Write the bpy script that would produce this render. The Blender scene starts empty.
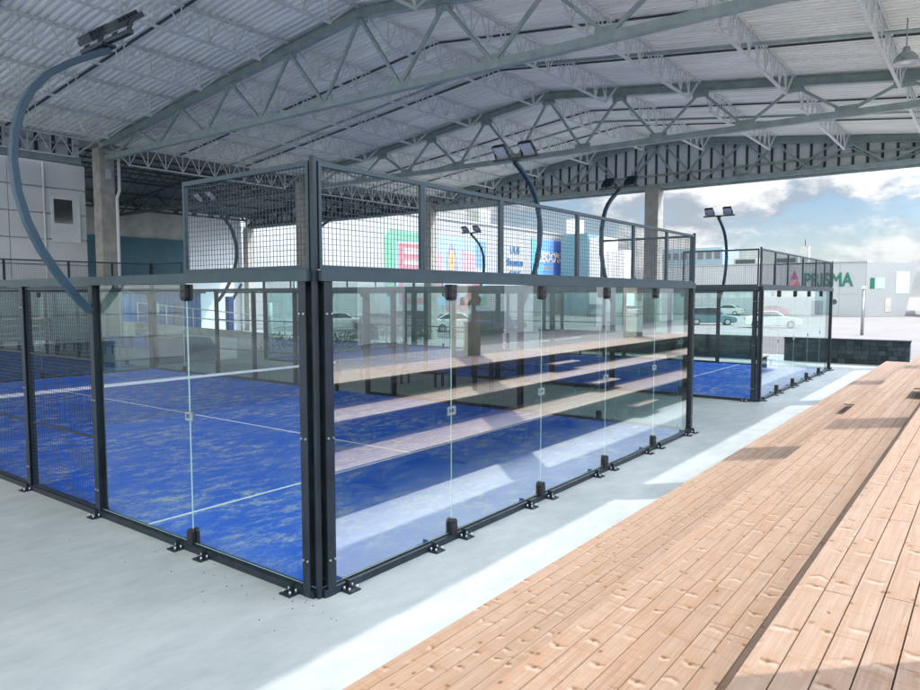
import bpy, math, random
from mathutils import Vector, Matrix, Euler
random.seed(7)
S = bpy.context.scene
COL = S.collection
R = math.radians
PI = math.pi

# ------------------------------------------------------------------ helpers
class MB:
    """collects boxes, bars and tubes; build() links them as ONE mesh object"""
    def __init__(s): s.v = []; s.f = []; s.m = []; s.r = []; s.sm = []
    def quad(s, pts, mi=0, rv=0.0, sm=False):
        n = len(s.v); s.v += [tuple(p) for p in pts]
        s.f.append(tuple(range(n, n + len(pts)))); s.m.append(mi); s.r.append(rv); s.sm.append(sm)
    def box(s, a, b, mi=0, rv=0.0, T=None):
        x0, y0, z0 = a; x1, y1, z1 = b
        p = [(x0,y0,z0),(x1,y0,z0),(x1,y1,z0),(x0,y1,z0),(x0,y0,z1),(x1,y0,z1),(x1,y1,z1),(x0,y1,z1)]
        if T is not None: p = [tuple(T @ Vector(q)) for q in p]
        n = len(s.v); s.v += p
        for f in ((0,3,2,1),(4,5,6,7),(0,1,5,4),(1,2,6,5),(2,3,7,6),(3,0,4,7)):
            s.f.append(tuple(n+i for i in f)); s.m.append(mi); s.r.append(rv); s.sm.append(False)
    def bar(s, p, q, w, h, up=(0,0,1), mi=0, caps=True):
        p = Vector(p); q = Vector(q); d = (q-p).normalized(); up = Vector(up)
        if abs(d.dot(up)) > .99: up = Vector((0,1,0)) if abs(d.y) < .9 else Vector((1,0,0))
        a = d.cross(up).normalized()*w/2; b = a.cross(d).normalized()*h/2
        n = len(s.v)
        for o in (p, q):
            for k in (-a-b, a-b, a+b, -a+b): s.v.append(tuple(o+k))
        fs = [(0,1,5,4),(1,2,6,5),(2,3,7,6),(3,0,4,7)]
        if caps: fs += [(3,2,1,0),(4,5,6,7)]
        for f in fs:
            s.f.append(tuple(n+i for i in f)); s.m.append(mi); s.r.append(0); s.sm.append(False)
    def tube(s, pts, r, n=10, mi=0, rads=None, caps=True):
        pts = [Vector(p) for p in pts]; rings = []
        up = Vector((0,0,1)); prev = None
        for i, p in enumerate(pts):
            d = (pts[min(i+1,len(pts)-1)]-pts[max(i-1,0)]).normalized()
            if prev is None:
                ref = up if abs(d.dot(up)) < .95 else Vector((1,0,0)); a = d.cross(ref).normalized()
            else:
                a = (prev-d*prev.dot(d)).normalized()
            prev = a; b = d.cross(a)
            rr = rads[i] if rads else r; k = len(s.v); rings.append(k)
            for j in range(n):
                t = 2*PI*j/n; s.v.append(tuple(p+a*math.cos(t)*rr+b*math.sin(t)*rr))
        for i in range(len(rings)-1):
            for j in range(n):
                s.f.append((rings[i]+j, rings[i]+(j+1)%n, rings[i+1]+(j+1)%n, rings[i+1]+j)); s.m.append(mi); s.r.append(0); s.sm.append(True)
        if caps:
            s.f.append(tuple(rings[0]+j for j in range(n))[::-1]); s.m.append(mi); s.r.append(0); s.sm.append(False)
            s.f.append(tuple(rings[-1]+j for j in range(n))); s.m.append(mi); s.r.append(0); s.sm.append(False)
    def prism(s, outline, axis, a, b, mi=0):
        """extrude a 2D outline along an axis ('x','y','z')"""
        def P(u, v, w): return {'x': (w,u,v), 'y': (u,w,v), 'z': (u,v,w)}[axis]
        n = len(s.v); k = len(outline)
        for w in (a, b):
            for (u, v) in outline: s.v.append(P(u, v, w))
        for i in range(k):
            j = (i+1) % k; s.f.append((n+i, n+j, n+k+j, n+k+i)); s.m.append(mi); s.r.append(0); s.sm.append(False)
        s.f.append(tuple(n+i for i in range(k))[::-1]); s.m.append(mi); s.r.append(0); s.sm.append(False)
        s.f.append(tuple(n+k+i for i in range(k))); s.m.append(mi); s.r.append(0); s.sm.append(False)
    def mesh(s, name, mats):
        me = bpy.data.meshes.new(name); me.from_pydata(s.v, [], s.f)
        for m in (mats if isinstance(mats, (list, tuple)) else [mats]): me.materials.append(m)
        me.polygons.foreach_set('material_index', s.m)
        me.polygons.foreach_set('use_smooth', s.sm)
        at = me.attributes.new('rnd', 'FLOAT', 'FACE'); at.data.foreach_set('value', [float(x) for x in s.r])
        me.update(); return me
    def build(s, name, mats, parent=None, loc=(0,0,0), rz=0, bevel=0, fix=True):
        me = s.mesh(name, mats)
        if fix:
            import bmesh
            bm = bmesh.new(); bm.from_mesh(me); bmesh.ops.recalc_face_normals(bm, faces=bm.faces); bm.to_mesh(me); bm.free()
        return place(name, me, parent, loc, rz, bevel)

def place(name, me, parent=None, loc=(0,0,0), rz=0, bevel=0):
    o = bpy.data.objects.new(name, me); COL.objects.link(o)
    if parent: o.parent = parent
    o.location = loc; o.rotation_euler = (0,0,rz)
    if bevel:
        b = o.modifiers.new('Bevel', 'BEVEL'); b.width = bevel; b.segments = 2; b.limit_method = 'ANGLE'
    return o
def tag(o, label=None, cat=None, group=None, kind=None):
    if label: o['label'] = label
    if cat: o['category'] = cat
    if group: o['group'] = group
    if kind: o['kind'] = kind
    return o
def empty(name, loc, label, cat, group=None, rz=0):
    o = bpy.data.objects.new(name, None); COL.objects.link(o); o.location = loc; o.rotation_euler = (0,0,rz)
    return tag(o, label, cat, group)
def copy_tree(o, parent=None):
    c = o.copy(); COL.objects.link(c)
    if parent: c.parent = parent
    for ch in list(o.children): copy_tree(ch, c)
    return c

# ------------------------------------------------------------------ materials
def mat(name, col, rough=.6, metal=0, spec=.5, noise=None, bump=None):
    """noise=(scale, amount[, coordscale]) multiplies colour by a soft mottling; bump=(scale,strength)"""
    m = bpy.data.materials.new(name); m.use_nodes = True; nt = m.node_tree; b = nt.nodes['Principled BSDF']
    b.inputs['Base Color'].default_value = (*col, 1); b.inputs['Roughness'].default_value = rough
    b.inputs['Metallic'].default_value = metal; b.inputs['Specular IOR Level'].default_value = spec
    tc = nt.nodes.new('ShaderNodeTexCoord')
    if noise:
        n = nt.nodes.new('ShaderNodeTexNoise'); n.inputs['Scale'].default_value = noise[0]; n.inputs['Detail'].default_value = 6; n.inputs['Roughness'].default_value = .6
        src = tc.outputs['Object']
        if len(noise) > 2:
            mp = nt.nodes.new('ShaderNodeMapping'); mp.inputs['Scale'].default_value = noise[2]; nt.links.new(src, mp.inputs[0]); src = mp.outputs[0]
        nt.links.new(src, n.inputs['Vector'])
        mr = nt.nodes.new('ShaderNodeMapRange'); mr.inputs[1].default_value = .3; mr.inputs[2].default_value = .7
        mr.inputs[3].default_value = 1-noise[1]; mr.inputs[4].default_value = 1+noise[1]
        nt.links.new(n.outputs[0], mr.inputs[0])
        mx = nt.nodes.new('ShaderNodeVectorMath'); mx.operation = 'SCALE'; mx.inputs[0].default_value = col
        nt.links.new(mr.outputs[0], mx.inputs['Scale']); nt.links.new(mx.outputs[0], b.inputs['Base Color'])
    if bump:
        n2 = nt.nodes.new('ShaderNodeTexNoise'); n2.inputs['Scale'].default_value = bump[0]; n2.inputs['Detail'].default_value = 5
        nt.links.new(tc.outputs['Object'], n2.inputs['Vector'])
        bp = nt.nodes.new('ShaderNodeBump'); bp.inputs['Strength'].default_value = bump[1]; bp.inputs['Distance'].default_value = .02
        nt.links.new(n2.outputs[0], bp.inputs['Height']); nt.links.new(bp.outputs[0], b.inputs['Normal'])
    return m

M = {}
M['frame'] = mat('dark_blue_black_paint', (.009,.016,.026), .42, 0, .4, (7,.55,(1,1,.35)), (60,.12))
M['rail'] = mat('sky_tinted_rail_paint', (.020,.042,.056), .5, .1, .5, (6,.15))  # lighter blue-grey than the posts, stands in for sky reflected on the rails
M['wire'] = mat('galvanised_dark_wire', (.03,.045,.06), .5, .3)
M['galv'] = mat('galvanised_steel', (.35,.39,.42), .4, .8, .5, (12,.2))
M['bracket'] = mat('black_plastic', (.008,.008,.012), .45)
M['steel'] = mat('grey_green_truss_paint', (.27,.34,.335), .5, 0, .4, (2.5,.2))
M['steel_pale'] = mat('pale_grey_purlin_paint', (.62,.65,.65), .55, 0, .4, (5,.14))
M['deck'] = mat('pale_corrugated_steel', (.86,.86,.81), .5, .0, .4, (1.1,.13,(1.6,.22,1)))
M['dark_deck'] = mat('shaded_rear_deck', (.07,.095,.11), .6)  # deck colour darkened for the dim light in the rear bay
M['store_white'] = mat('store_wall_paint', (.29,.31,.325), .7, 0, .3, (.15,.06))
M['dark_steel'] = mat('dark_stud_paint', (.03,.05,.06), .6)
M['clad'] = mat('grey_blue_cladding', (.66,.70,.71), .6, 0, .4, (1.2,.1))
M['concrete_col'] = mat('column_concrete', (.36,.35,.32), .85, 0, .3, (3,.2), (30,.2))
M['white'] = mat('white_wall_paint', (.74,.76,.78), .7, 0, .3, (.6,.05))
M['panel'] = mat('pale_grey_wall_panel', (.62,.64,.645), .6, 0, .3, (.8,.1))
M['brick_grey'] = mat('grey_block_wall', (.33,.35,.34), .85, 0, .3, (.5,.35))
M['teal_dark'] = mat('dark_teal_panel', (.03,.10,.13), .6, 0, .4, (1,.2))
M['blue_paint'] = mat('blue_sheet_paint', (.02,.13,.42), .5, 0, .4, (2,.15))
M['blue_dark'] = mat('dark_blue_tarpaulin', (.012,.045,.11), .5, 0, .4, (3,.35), (6,.4))
M['white_steel'] = mat('white_rail_paint', (.7,.72,.74), .45)
M['green_sign'] = mat('dark_green_letters', (.0,.11,.075), .4)
M['dark_glass'] = mat('dark_window_glass', (.015,.022,.03), .08, 0, .8)
M['rubber'] = mat('tyre_rubber', (.015,.015,.016), .8)
M['lens'] = mat('floodlight_glass', (.5,.53,.55), .2, .2, .7, (14,.15))
M['line'] = mat('white_court_paint', (.78,.80,.82), .8, 0, .2, (20,.12))
M['netw'] = mat('black_net_cord', (.01,.012,.02), .7)
M['tape'] = mat('white_net_tape', (.8,.81,.82), .7)
M['board'] = mat('dark_green_board', (.015,.06,.06), .5, 0, .5, (3,.25))
M['maroon'] = mat('maroon_reflection', (.15,.02,.03), .5)
M['hedge'] = mat('hedge_leaves', (.035,.075,.03), .8, 0, .2, (8,.4))
M['tree'] = mat('far_tree_leaves', (.05,.085,.05), .9, 0, .1, (.3,.4))
M['trunk'] = mat('tree_bark', (.09,.07,.05), .9)

# concrete floor: blotchy pale trowelled slab with fine specks and faint scuffs
def concrete():
    m = bpy.data.materials.new('trowelled_concrete'); m.use_nodes = True; nt = m.node_tree; b = nt.nodes['Principled BSDF']
    tc = nt.nodes.new('ShaderNodeTexCoord')
    def noise(sc, det, ro=.6, cs=None):
        n = nt.nodes.new('ShaderNodeTexNoise'); n.inputs['Scale'].default_value = sc; n.inputs['Detail'].default_value = det; n.inputs['Roughness'].default_value = ro
        if cs:
            mp = nt.nodes.new('ShaderNodeMapping'); mp.inputs['Scale'].default_value = cs; nt.links.new(tc.outputs['Object'], mp.inputs[0]); nt.links.new(mp.outputs[0], n.inputs['Vector'])
        else: nt.links.new(tc.outputs['Object'], n.inputs['Vector'])
        return n.outputs[0]
    def ramp(src, stops):
        r = nt.nodes.new('ShaderNodeValToRGB'); e = r.color_ramp.elements
        e[0].position, e[0].color = stops[0][0], (*stops[0][1],1); e[1].position, e[1].color = stops[-1][0], (*stops[-1][1],1)
        nt.links.new(src, r.inputs[0]); return r.outputs[0]
    a = ramp(noise(.55, 8, .62), [(.3,(.30,.335,.345)),(.72,(.385,.42,.43))])
    w = ramp(noise(1.7, 8, .7, (1,2.4,1)), [(.35,(.86,.87,.88)),(.62,(1.03,1.03,1.03))])
    mx = nt.nodes.new('ShaderNodeVectorMath'); mx.operation = 'MULTIPLY'; nt.links.new(a, mx.inputs[0]); nt.links.new(w, mx.inputs[1])
    sp = ramp(noise(34, 3, .8), [(.26,(.55,.54,.52)),(.33,(1,1,1))])
    mx2 = nt.nodes.new('ShaderNodeVectorMath'); mx2.operation = 'MULTIPLY'; nt.links.new(mx.outputs[0], mx2.inputs[0]); nt.links.new(sp, mx2.inputs[1])
    sx = nt.nodes.new('ShaderNodeSeparateXYZ'); nt.links.new(tc.outputs['Object'], sx.inputs[0])
    def mth(op, a, bb):
        x = nt.nodes.new('ShaderNodeMath'); x.operation = op
        for q, v in enumerate((a, bb)):
            if isinstance(v, (int, float)): x.inputs[q].default_value = v
            else: nt.links.new(v, x.inputs[q])
        return x.outputs[0]
    ln = mth('LESS_THAN', mth('ABSOLUTE', mth('SUBTRACT', sx.outputs[0], 12.6), 0), .012)
    ln2 = mth('LESS_THAN', mth('ABSOLUTE', mth('SUBTRACT', sx.outputs[0], 12.66), 0), .03)
    jm = mth('ADD', mth('SUBTRACT', 1.0, mth('MULTIPLY', ln, .4)), mth('MULTIPLY', ln2, .1))
    sc_ = ramp(noise(3.2, 9, .8, (1,3,1)), [(.60,(1,1,1)),(.72,(.84,.84,.83))])
    mx3 = nt.nodes.new('ShaderNodeVectorMath'); mx3.operation = 'SCALE'; nt.links.new(mx2.outputs[0], mx3.inputs[0]); nt.links.new(jm, mx3.inputs['Scale'])
    mx4 = nt.nodes.new('ShaderNodeVectorMath'); mx4.operation = 'MULTIPLY'; nt.links.new(mx3.outputs[0], mx4.inputs[0]); nt.links.new(sc_, mx4.inputs[1])
    nt.links.new(mx4.outputs[0], b.inputs['Base Color'])
    rr = nt.nodes.new('ShaderNodeMapRange'); rr.inputs[3].default_value = .45; rr.inputs[4].default_value = .7
    nt.links.new(noise(1.2,5), rr.inputs[0]); nt.links.new(rr.outputs[0], b.inputs['Roughness'])
    bp = nt.nodes.new('ShaderNodeBump'); bp.inputs['Strength'].default_value = .12; bp.inputs['Distance'].default_value = .01
    nt.links.new(noise(45,4), bp.inputs['Height']); nt.links.new(bp.outputs[0], b.inputs['Normal'])
    return m
M['concrete'] = concrete()
M['asphalt'] = mat('worn_pale_asphalt', (.19,.18,.184), .9, 0, .2, (.25,.12), (40,.2))

# blue turf with wind-drifted sand
def turf():
    m = bpy.data.materials.new('blue_sanded_turf'); m.use_nodes = True; nt = m.node_tree; b = nt.nodes['Principled BSDF']
    tc = nt.nodes.new('ShaderNodeTexCoord')
    def noise(sc, det, ro, cs=(1,1,1), rot=0, dist=0):
        n = nt.nodes.new('ShaderNodeTexNoise'); n.inputs['Scale'].default_value = sc; n.inputs['Detail'].default_value = det; n.inputs['Roughness'].default_value = ro
        n.inputs['Distortion'].default_value = dist
        mp = nt.nodes.new('ShaderNodeMapping'); mp.inputs['Scale'].default_value = cs; mp.inputs['Rotation'].default_value = (0,0,rot)
        nt.links.new(tc.outputs['Object'], mp.inputs[0]); nt.links.new(mp.outputs[0], n.inputs['Vector']); return n.outputs[0]
    def mr(src, a, bb, c=0, d=1):
        x = nt.nodes.new('ShaderNodeMapRange'); x.inputs[1].default_value = a; x.inputs[2].default_value = bb; x.inputs[3].default_value = c; x.inputs[4].default_value = d
        nt.links.new(src, x.inputs[0]); return x.outputs[0]
    def math_(op, a, bb):
        x = nt.nodes.new('ShaderNodeMath'); x.operation = op
        for i, s in enumerate((a, bb)):
            if isinstance(s, (int, float)): x.inputs[i].default_value = s
            else: nt.links.new(s, x.inputs[i])
        x.use_clamp = True
        return x.outputs[0]
    big = mr(noise(.36, 5, .6, (1,1.2,1), .3), .42, .60)
    mid = mr(noise(2.6, 9, .78, (.9,1.5,1), .55, .2), .48, .60)
    fine = mr(noise(19, 7, .8, (1,2.0,1), .55), .42, .62)
    sand = math_('MULTIPLY', math_('MULTIPLY', math_('ADD', big, .22), mid), math_('ADD', fine, .25))
    sand = math_('MULTIPLY', sand, 1.1)
    film = math_('MULTIPLY', mr(noise(.5, 6, .7, (1,1.5,1), 1), .46, .66), .42)
    fac = math_('ADD', sand, math_('MULTIPLY', film, fine))
    mx = nt.nodes.new('ShaderNodeMix'); mx.data_type = 'RGBA'
    mx.inputs['A'].default_value = (.0,.115,.66,1); mx.inputs['B'].default_value = (.48,.52,.52,1)
    nt.links.new(fac, mx.inputs['Factor']); nt.links.new(mx.outputs['Result'], b.inputs['Base Color'])
    b.inputs['Roughness'].default_value = .9; b.inputs['Specular IOR Level'].default_value = .15
    bp = nt.nodes.new('ShaderNodeBump'); bp.inputs['Strength'].default_value = .5; bp.inputs['Distance'].default_value = .01
    nt.links.new(noise(160, 3, .7), bp.inputs['Height']); nt.links.new(bp.outputs[0], b.inputs['Normal'])
    return m
M['turf'] = turf()

# larch boards: per-board tone (mesh attribute), long grain, knots
def wood():
    m = bpy.data.materials.new('fresh_larch_boards'); m.use_nodes = True; nt = m.node_tree; b = nt.nodes['Principled BSDF']
    N = nt.nodes.new; L = nt.links.new
    tc = N('ShaderNodeTexCoord'); at = N('ShaderNodeAttribute'); at.attribute_name = 'rnd'
    sh = N('ShaderNodeCombineXYZ'); k1 = N('ShaderNodeMath'); k1.operation = 'MULTIPLY'; k1.inputs[1].default_value = 37.0
    L(at.outputs['Fac'], k1.inputs[0])
    k2 = N('ShaderNodeMath'); k2.operation = 'MULTIPLY'; k2.inputs[1].default_value = 91.0; L(at.outputs['Fac'], k2.inputs[0])
    L(k1.outputs[0], sh.inputs[0]); L(k2.outputs[0], sh.inputs[2])
    ad = N('ShaderNodeVectorMath'); ad.operation = 'ADD'; L(tc.outputs['Object'], ad.inputs[0]); L(sh.outputs[0], ad.inputs[1])
    def mp(sc):
        x = N('ShaderNodeMapping'); x.inputs['Scale'].default_value = sc; L(ad.outputs[0], x.inputs[0]); return x.outputs[0]
    def noise(vec, sc, det, ro=.6, dist=0):
        n = N('ShaderNodeTexNoise'); n.inputs['Scale'].default_value = sc; n.inputs['Detail'].default_value = det; n.inputs['Roughness'].default_value = ro; n.inputs['Distortion'].default_value = dist
        L(vec, n.inputs['Vector']); return n.outputs[0]
    def mr(src, a, bb, c=0., d=1.):
        x = N('ShaderNodeMapRange'); x.inputs[1].default_value = a; x.inputs[2].default_value = bb; x.inputs[3].default_value = c; x.inputs[4].default_value = d
        L(src, x.inputs[0]); return x.outputs[0]
    def mix(f, A, B):
        x = N('ShaderNodeMix'); x.data_type = 'RGBA'
        if isinstance(f, float): x.inputs['Factor'].default_value = f
        else: L(f, x.inputs['Factor'])
        for nm, v in (('A', A), ('B', B)):
            if isinstance(v, tuple): x.inputs[nm].default_value = (*v, 1)
            else: L(v, x.inputs[nm])
        return x.outputs['Result']
    ramp = N('ShaderNodeValToRGB'); e = ramp.color_ramp.elements
    e[0].position = 0; e[0].color = (0.215,0.130,0.089,1); e[1].position = 1; e[1].color = (0.297,0.223,0.176,1)
    for p, c in ((.3,(0.250,0.166,0.117)),(.55,(0.275,0.189,0.138)),(.8,(0.238,0.156,0.111))):
        x = e.new(p); x.color = (*c,1)
    L(at.outputs['Fac'], ramp.inputs[0])
    grain = mr(noise(mp((1.2,34,1)), 1.6, 6, .6, .6), .38, .64)
    col = mix(grain, ramp.outputs[0], mix(.6, ramp.outputs[0], (0.334,0.255,0.203)))
    dark = mr(noise(mp((.55,60,1)), 2.4, 5, .65), .56, .72, 0, .5)
    col = mix(dark, col, (0.215,0.116,0.059))
    blot = mr(noise(mp((.8,4,1)), 1.5, 4, .5), .5, .75, 0, .5)
    col = mix(blot, col, (0.281,0.162,0.097))
    # knots: a dark core and a curved cross-grain crease with a pale and a dark side
    SX, SYk = 2.9, 7.9
    vo = N('ShaderNodeTexVoronoi'); vo.inputs['Scale'].default_value = 1.0; vo.inputs['Randomness'].default_value = .9
    kc = mp((SX,SYk,.001)); L(kc, vo.inputs['Vector'])
    dl = N('ShaderNodeVectorMath'); dl.operation = 'SUBTRACT'; L(kc, dl.inputs[0]); L(vo.outputs['Position'], dl.inputs[1])
    sp = N('ShaderNodeSeparateXYZ'); L(dl.outputs[0], sp.inputs[0])
    cs = N('ShaderNodeSeparateXYZ'); L(vo.outputs['Color'], cs.inputs[0])
    def mt(op, a, b=None, cl=False):
        x = N('ShaderNodeMath'); x.operation = op; x.use_clamp = cl
        for q, v in enumerate((a, b)):
            if v is None: continue
            if isinstance(v, (int, float)): x.inputs[q].default_value = v
            else: L(v, x.inputs[q])
        return x.outputs[0]
    wob = mt('MULTIPLY', mt('SUBTRACT', noise(mp((9,30,1)), 1.0, 3), .5), .05)
    dx = mt('ADD', mt('DIVIDE', sp.outputs[0], SX), wob); dy = mt('DIVIDE', sp.outputs[1], SYk)
    arc = mt('MULTIPLY', mt('MULTIPLY', dy, dy), mt('MULTIPLY', mt('SUBTRACT', cs.outputs[0], .5), 26.))
    dx2 = mt('ADD', dx, arc)
    my = mr(mt('ABSOLUTE', dy), .030, .056, 1, 0)
    amp = mr(cs.outputs[1], .25, .75)
    dk_ = mt('MULTIPLY', mt('MULTIPLY', mr(mt('ABSOLUTE', mt('SUBTRACT', dx2, .010)), .004, .017, 1, 0), my), mt('MULTIPLY', amp, .75))
    pl_ = mt('MULTIPLY', mt('MULTIPLY', mr(mt('ABSOLUTE', mt('ADD', dx2, .022)), .006, .030, 1, 0), my), mt('MULTIPLY', amp, .45))
    wide = mt('MULTIPLY', mt('MULTIPLY', mr(mt('ABSOLUTE', dx2), .02, .16, 1, 0), my), mt('MULTIPLY', cs.outputs[2], .5))
    col = mix(wide, col, (0.251,0.142,0.074))
    col = mix(pl_, col, (0.436,0.372,0.315))
    col = mix(dk_, col, (0.159,0.082,0.044))
    core = mt('SQRT', mt('ADD', mt('POWER', mt('DIVIDE', dx, .016), 2.), mt('POWER', mt('DIVIDE', dy, .013), 2.)))
    col = mix(mt('MULTIPLY', mr(core, .6, 1.3, .85, 0), mr(cs.outputs[2], .45, .6)), col, (0.101,0.052,0.026))
    # cross-grain scratches/creases
    cr = mr(noise(mp((5.5,1.1,1)), 1.5, 7, .72, 1.6), .55, .66, 0, .62); col = mix(cr, col, (0.215,0.122,0.064))
    L(col, b.inputs['Base Color']); b.inputs['Roughness'].default_value = .62; b.inputs['Specular IOR Level'].default_value = .35
    bp = N('ShaderNodeBump'); bp.inputs['Strength'].default_value = .3; bp.inputs['Distance'].default_value = .004
    L(noise(mp((3,90,1)), 1.5, 5), bp.inputs['Height']); L(bp.outputs[0], b.inputs['Normal'])
    return m
M['wood'] = wood()
M['joist'] = mat('shade_dark_timber', (.07,.045,.03), .85, 0, .2, (3,.3))  # timber coloured dark to stand in for shade under the treads

def glass(name, tint, boost):
    m = bpy.data.materials.new(name); m.use_nodes = True; nt = m.node_tree
    for n in list(nt.nodes): nt.nodes.remove(n)
    N = nt.nodes.new; L = nt.links.new
    out = N('ShaderNodeOutputMaterial'); tr = N('ShaderNodeBsdfTransparent'); tr.inputs[0].default_value = (*tint,1)
    gl = N('ShaderNodeBsdfGlossy'); gl.inputs['Roughness'].default_value = 0.0; gl.inputs['Color'].default_value = (.95,1,.99,1)
    fr = N('ShaderNodeFresnel'); fr.inputs[0].default_value = 1.52
    ge = N('ShaderNodeNewGeometry'); inv = N('ShaderNodeMath'); inv.operation = 'SUBTRACT'; inv.inputs[0].default_value = 1; L(ge.outputs['Backfacing'], inv.inputs[1])
    a = N('ShaderNodeMath'); a.operation = 'MULTIPLY'; a.inputs[1].default_value = boost; L(fr.outputs[0], a.inputs[0])
    c = N('ShaderNodeMath'); c.operation = 'MULTIPLY'; c.use_clamp = True; L(a.outputs[0], c.inputs[0]); L(inv.outputs[0], c.inputs[1])
    cap = N('ShaderNodeMath'); cap.operation = 'MINIMUM'; cap.inputs[1].default_value = .52; L(c.outputs[0], cap.inputs[0])
    mx = N('ShaderNodeMixShader'); L(cap.outputs[0], mx.inputs[0]); L(tr.outputs[0], mx.inputs[1]); L(gl.outputs[0], mx.inputs[2]); tc = N('ShaderNodeTexCoord'); nz = N('ShaderNodeTexNoise'); nz.inputs['Scale'].default_value = 2.2; nz.inputs['Detail'].default_value = 8; nz.inputs['Roughness'].default_value = .7
    L(tc.outputs['Object'], nz.inputs['Vector']); mrr = N('ShaderNodeMapRange'); mrr.inputs[1].default_value = .5; mrr.inputs[2].default_value = .8; mrr.inputs[3].default_value = .004; mrr.inputs[4].default_value = .032
    L(nz.outputs[0], mrr.inputs[0]); df = N('ShaderNodeBsdfDiffuse'); df.inputs[0].default_value = (.6,.62,.6,1)
    m2_ = N('ShaderNodeMixShader'); L(mrr.outputs[0], m2_.inputs[0]); L(mx.outputs[0], m2_.inputs[1]); L(df.outputs[0], m2_.inputs[2]); L(m2_.outputs[0], out.inputs[0])
    return m
M['glass'] = glass('clear_side_glass', (.90,.97,.96), .9)
M['glass_end'] = glass('boosted_end_glass', (.87,.955,.94), 7.0)  # reflection boosted beyond plain glass so the mirrored bands show
M['edge'] = mat('ground_glass_edge', (.45,.62,.60), .3, 0, .6)

# ------------------------------------------------------------------ world, sun, camera
w = bpy.data.worlds.new('World'); S.world = w; w.use_nodes = True; nt = w.node_tree
N = nt.nodes.new; L = nt.links.new
bg = nt.nodes['Background']; bg.inputs['Strength'].default_value = .12
BACK_FILL = 1.75
GLOW_FILL = 3.0            # added sky boost round the sun, outside the frame, to fill the shade
SUN_D = Vector((.6,-.6,1)).normalized()
sky = N('ShaderNodeTexSky'); sky.sky_type = 'NISHITA'; sky.sun_disc = False
sky.sun_elevation = math.asin(SUN_D.z); sky.sun_rotation = R(135); sky.air_density = 1.0; sky.dust_density = .3; sky.ozone_density = 1.3
tc = N('ShaderNodeTexCoord')
def wnoise(off, sc, det, ro):
    mp = N('ShaderNodeMapping'); mp.inputs['Scale'].default_value = sc; mp.inputs['Location'].default_value = off
    L(tc.outputs['Generated'], mp.inputs[0])
    n = N('ShaderNodeTexNoise'); n.inputs['Scale'].default_value = 1; n.inputs['Detail'].default_value = det; n.inputs['Roughness'].default_value = ro
    L(mp.outputs[0], n.inputs['Vector']); return n.outputs[0]
def wmr(src, a, b, c=0., d=1.):
    x = N('ShaderNodeMapRange'); x.interpolation_type = 'SMOOTHSTEP'; x.inputs[1].default_value = a; x.inputs[2].default_value = b; x.inputs[3].default_value = c; x.inputs[4].default_value = d
    L(src, x.inputs[0]); return x.outputs[0]
sc = (5.2,5.2,10.5)
c1 = wnoise((3.1,1.7,.2), sc, 11, .58)
c2 = wnoise((3.1+.12,1.7-.12,.2+.30), sc, 11, .58)
cov = wmr(c1, .405, .53)
dif = N('ShaderNodeMath'); dif.operation = 'SUBTRACT'; L(c1, dif.inputs[0]); L(c2, dif.inputs[1])
lit = wmr(dif.outputs[0], -.09, .07)
ccol = N('ShaderNodeMix'); ccol.data_type = 'RGBA'; ccol.inputs['A'].default_value = (4.2,4.9,5.7,1); ccol.inputs['B'].default_value = (10.2,10.3,10.3,1)
L(lit, ccol.inputs['Factor'])
stint = N('ShaderNodeVectorMath'); stint.operation = 'MULTIPLY'; stint.inputs[1].default_value = (.90,.97,1.08); L(sky.outputs[0], stint.inputs[0])
smx = N('ShaderNodeMix'); smx.data_type = 'RGBA'; L(cov, smx.inputs['Factor']); L(stint.outputs[0], smx.inputs['A']); L(ccol.outputs['Result'], smx.inputs['B'])
sep = N('ShaderNodeSeparateXYZ'); L(tc.outputs['Generated'], sep.inputs[0])
hz = wmr(sep.outputs['Z'], -.02, .13, .6, 0.)
hmx = N('ShaderNodeMix'); hmx.data_type = 'RGBA'; L(hz, hmx.inputs['Factor']); L(smx.outputs['Result'], hmx.inputs['A']); hmx.inputs['B'].default_value = (6.0,6.5,6.9,1)
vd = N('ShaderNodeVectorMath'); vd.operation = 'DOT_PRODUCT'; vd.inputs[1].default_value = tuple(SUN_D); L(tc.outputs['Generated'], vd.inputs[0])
gl_ = wmr(vd.outputs['Value'], .45, 1.0, .34, GLOW_FILL)
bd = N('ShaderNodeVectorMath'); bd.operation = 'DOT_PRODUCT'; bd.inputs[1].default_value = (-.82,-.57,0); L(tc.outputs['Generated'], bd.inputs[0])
bk = wmr(bd.outputs['Value'], .05, .8, 0., BACK_FILL)                # added bright lobe behind the camera, unseen, lifts the shaded side
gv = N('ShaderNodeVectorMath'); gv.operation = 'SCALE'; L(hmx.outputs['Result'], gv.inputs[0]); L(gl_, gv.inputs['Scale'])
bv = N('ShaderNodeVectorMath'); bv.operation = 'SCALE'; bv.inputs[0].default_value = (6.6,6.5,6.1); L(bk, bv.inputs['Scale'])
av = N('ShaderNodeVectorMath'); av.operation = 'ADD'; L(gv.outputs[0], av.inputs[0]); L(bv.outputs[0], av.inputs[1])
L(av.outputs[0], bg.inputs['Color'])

sd = bpy.data.lights.new('sun', 'SUN'); sd.energy = 2.05; sd.angle = R(.5); sd.color = (1,.95,.87)
so = bpy.data.objects.new('sun', sd); COL.objects.link(so); so.rotation_euler = SUN_D.to_track_quat('Z','Y').to_euler(); so.location = (0,-20,40)

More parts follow.
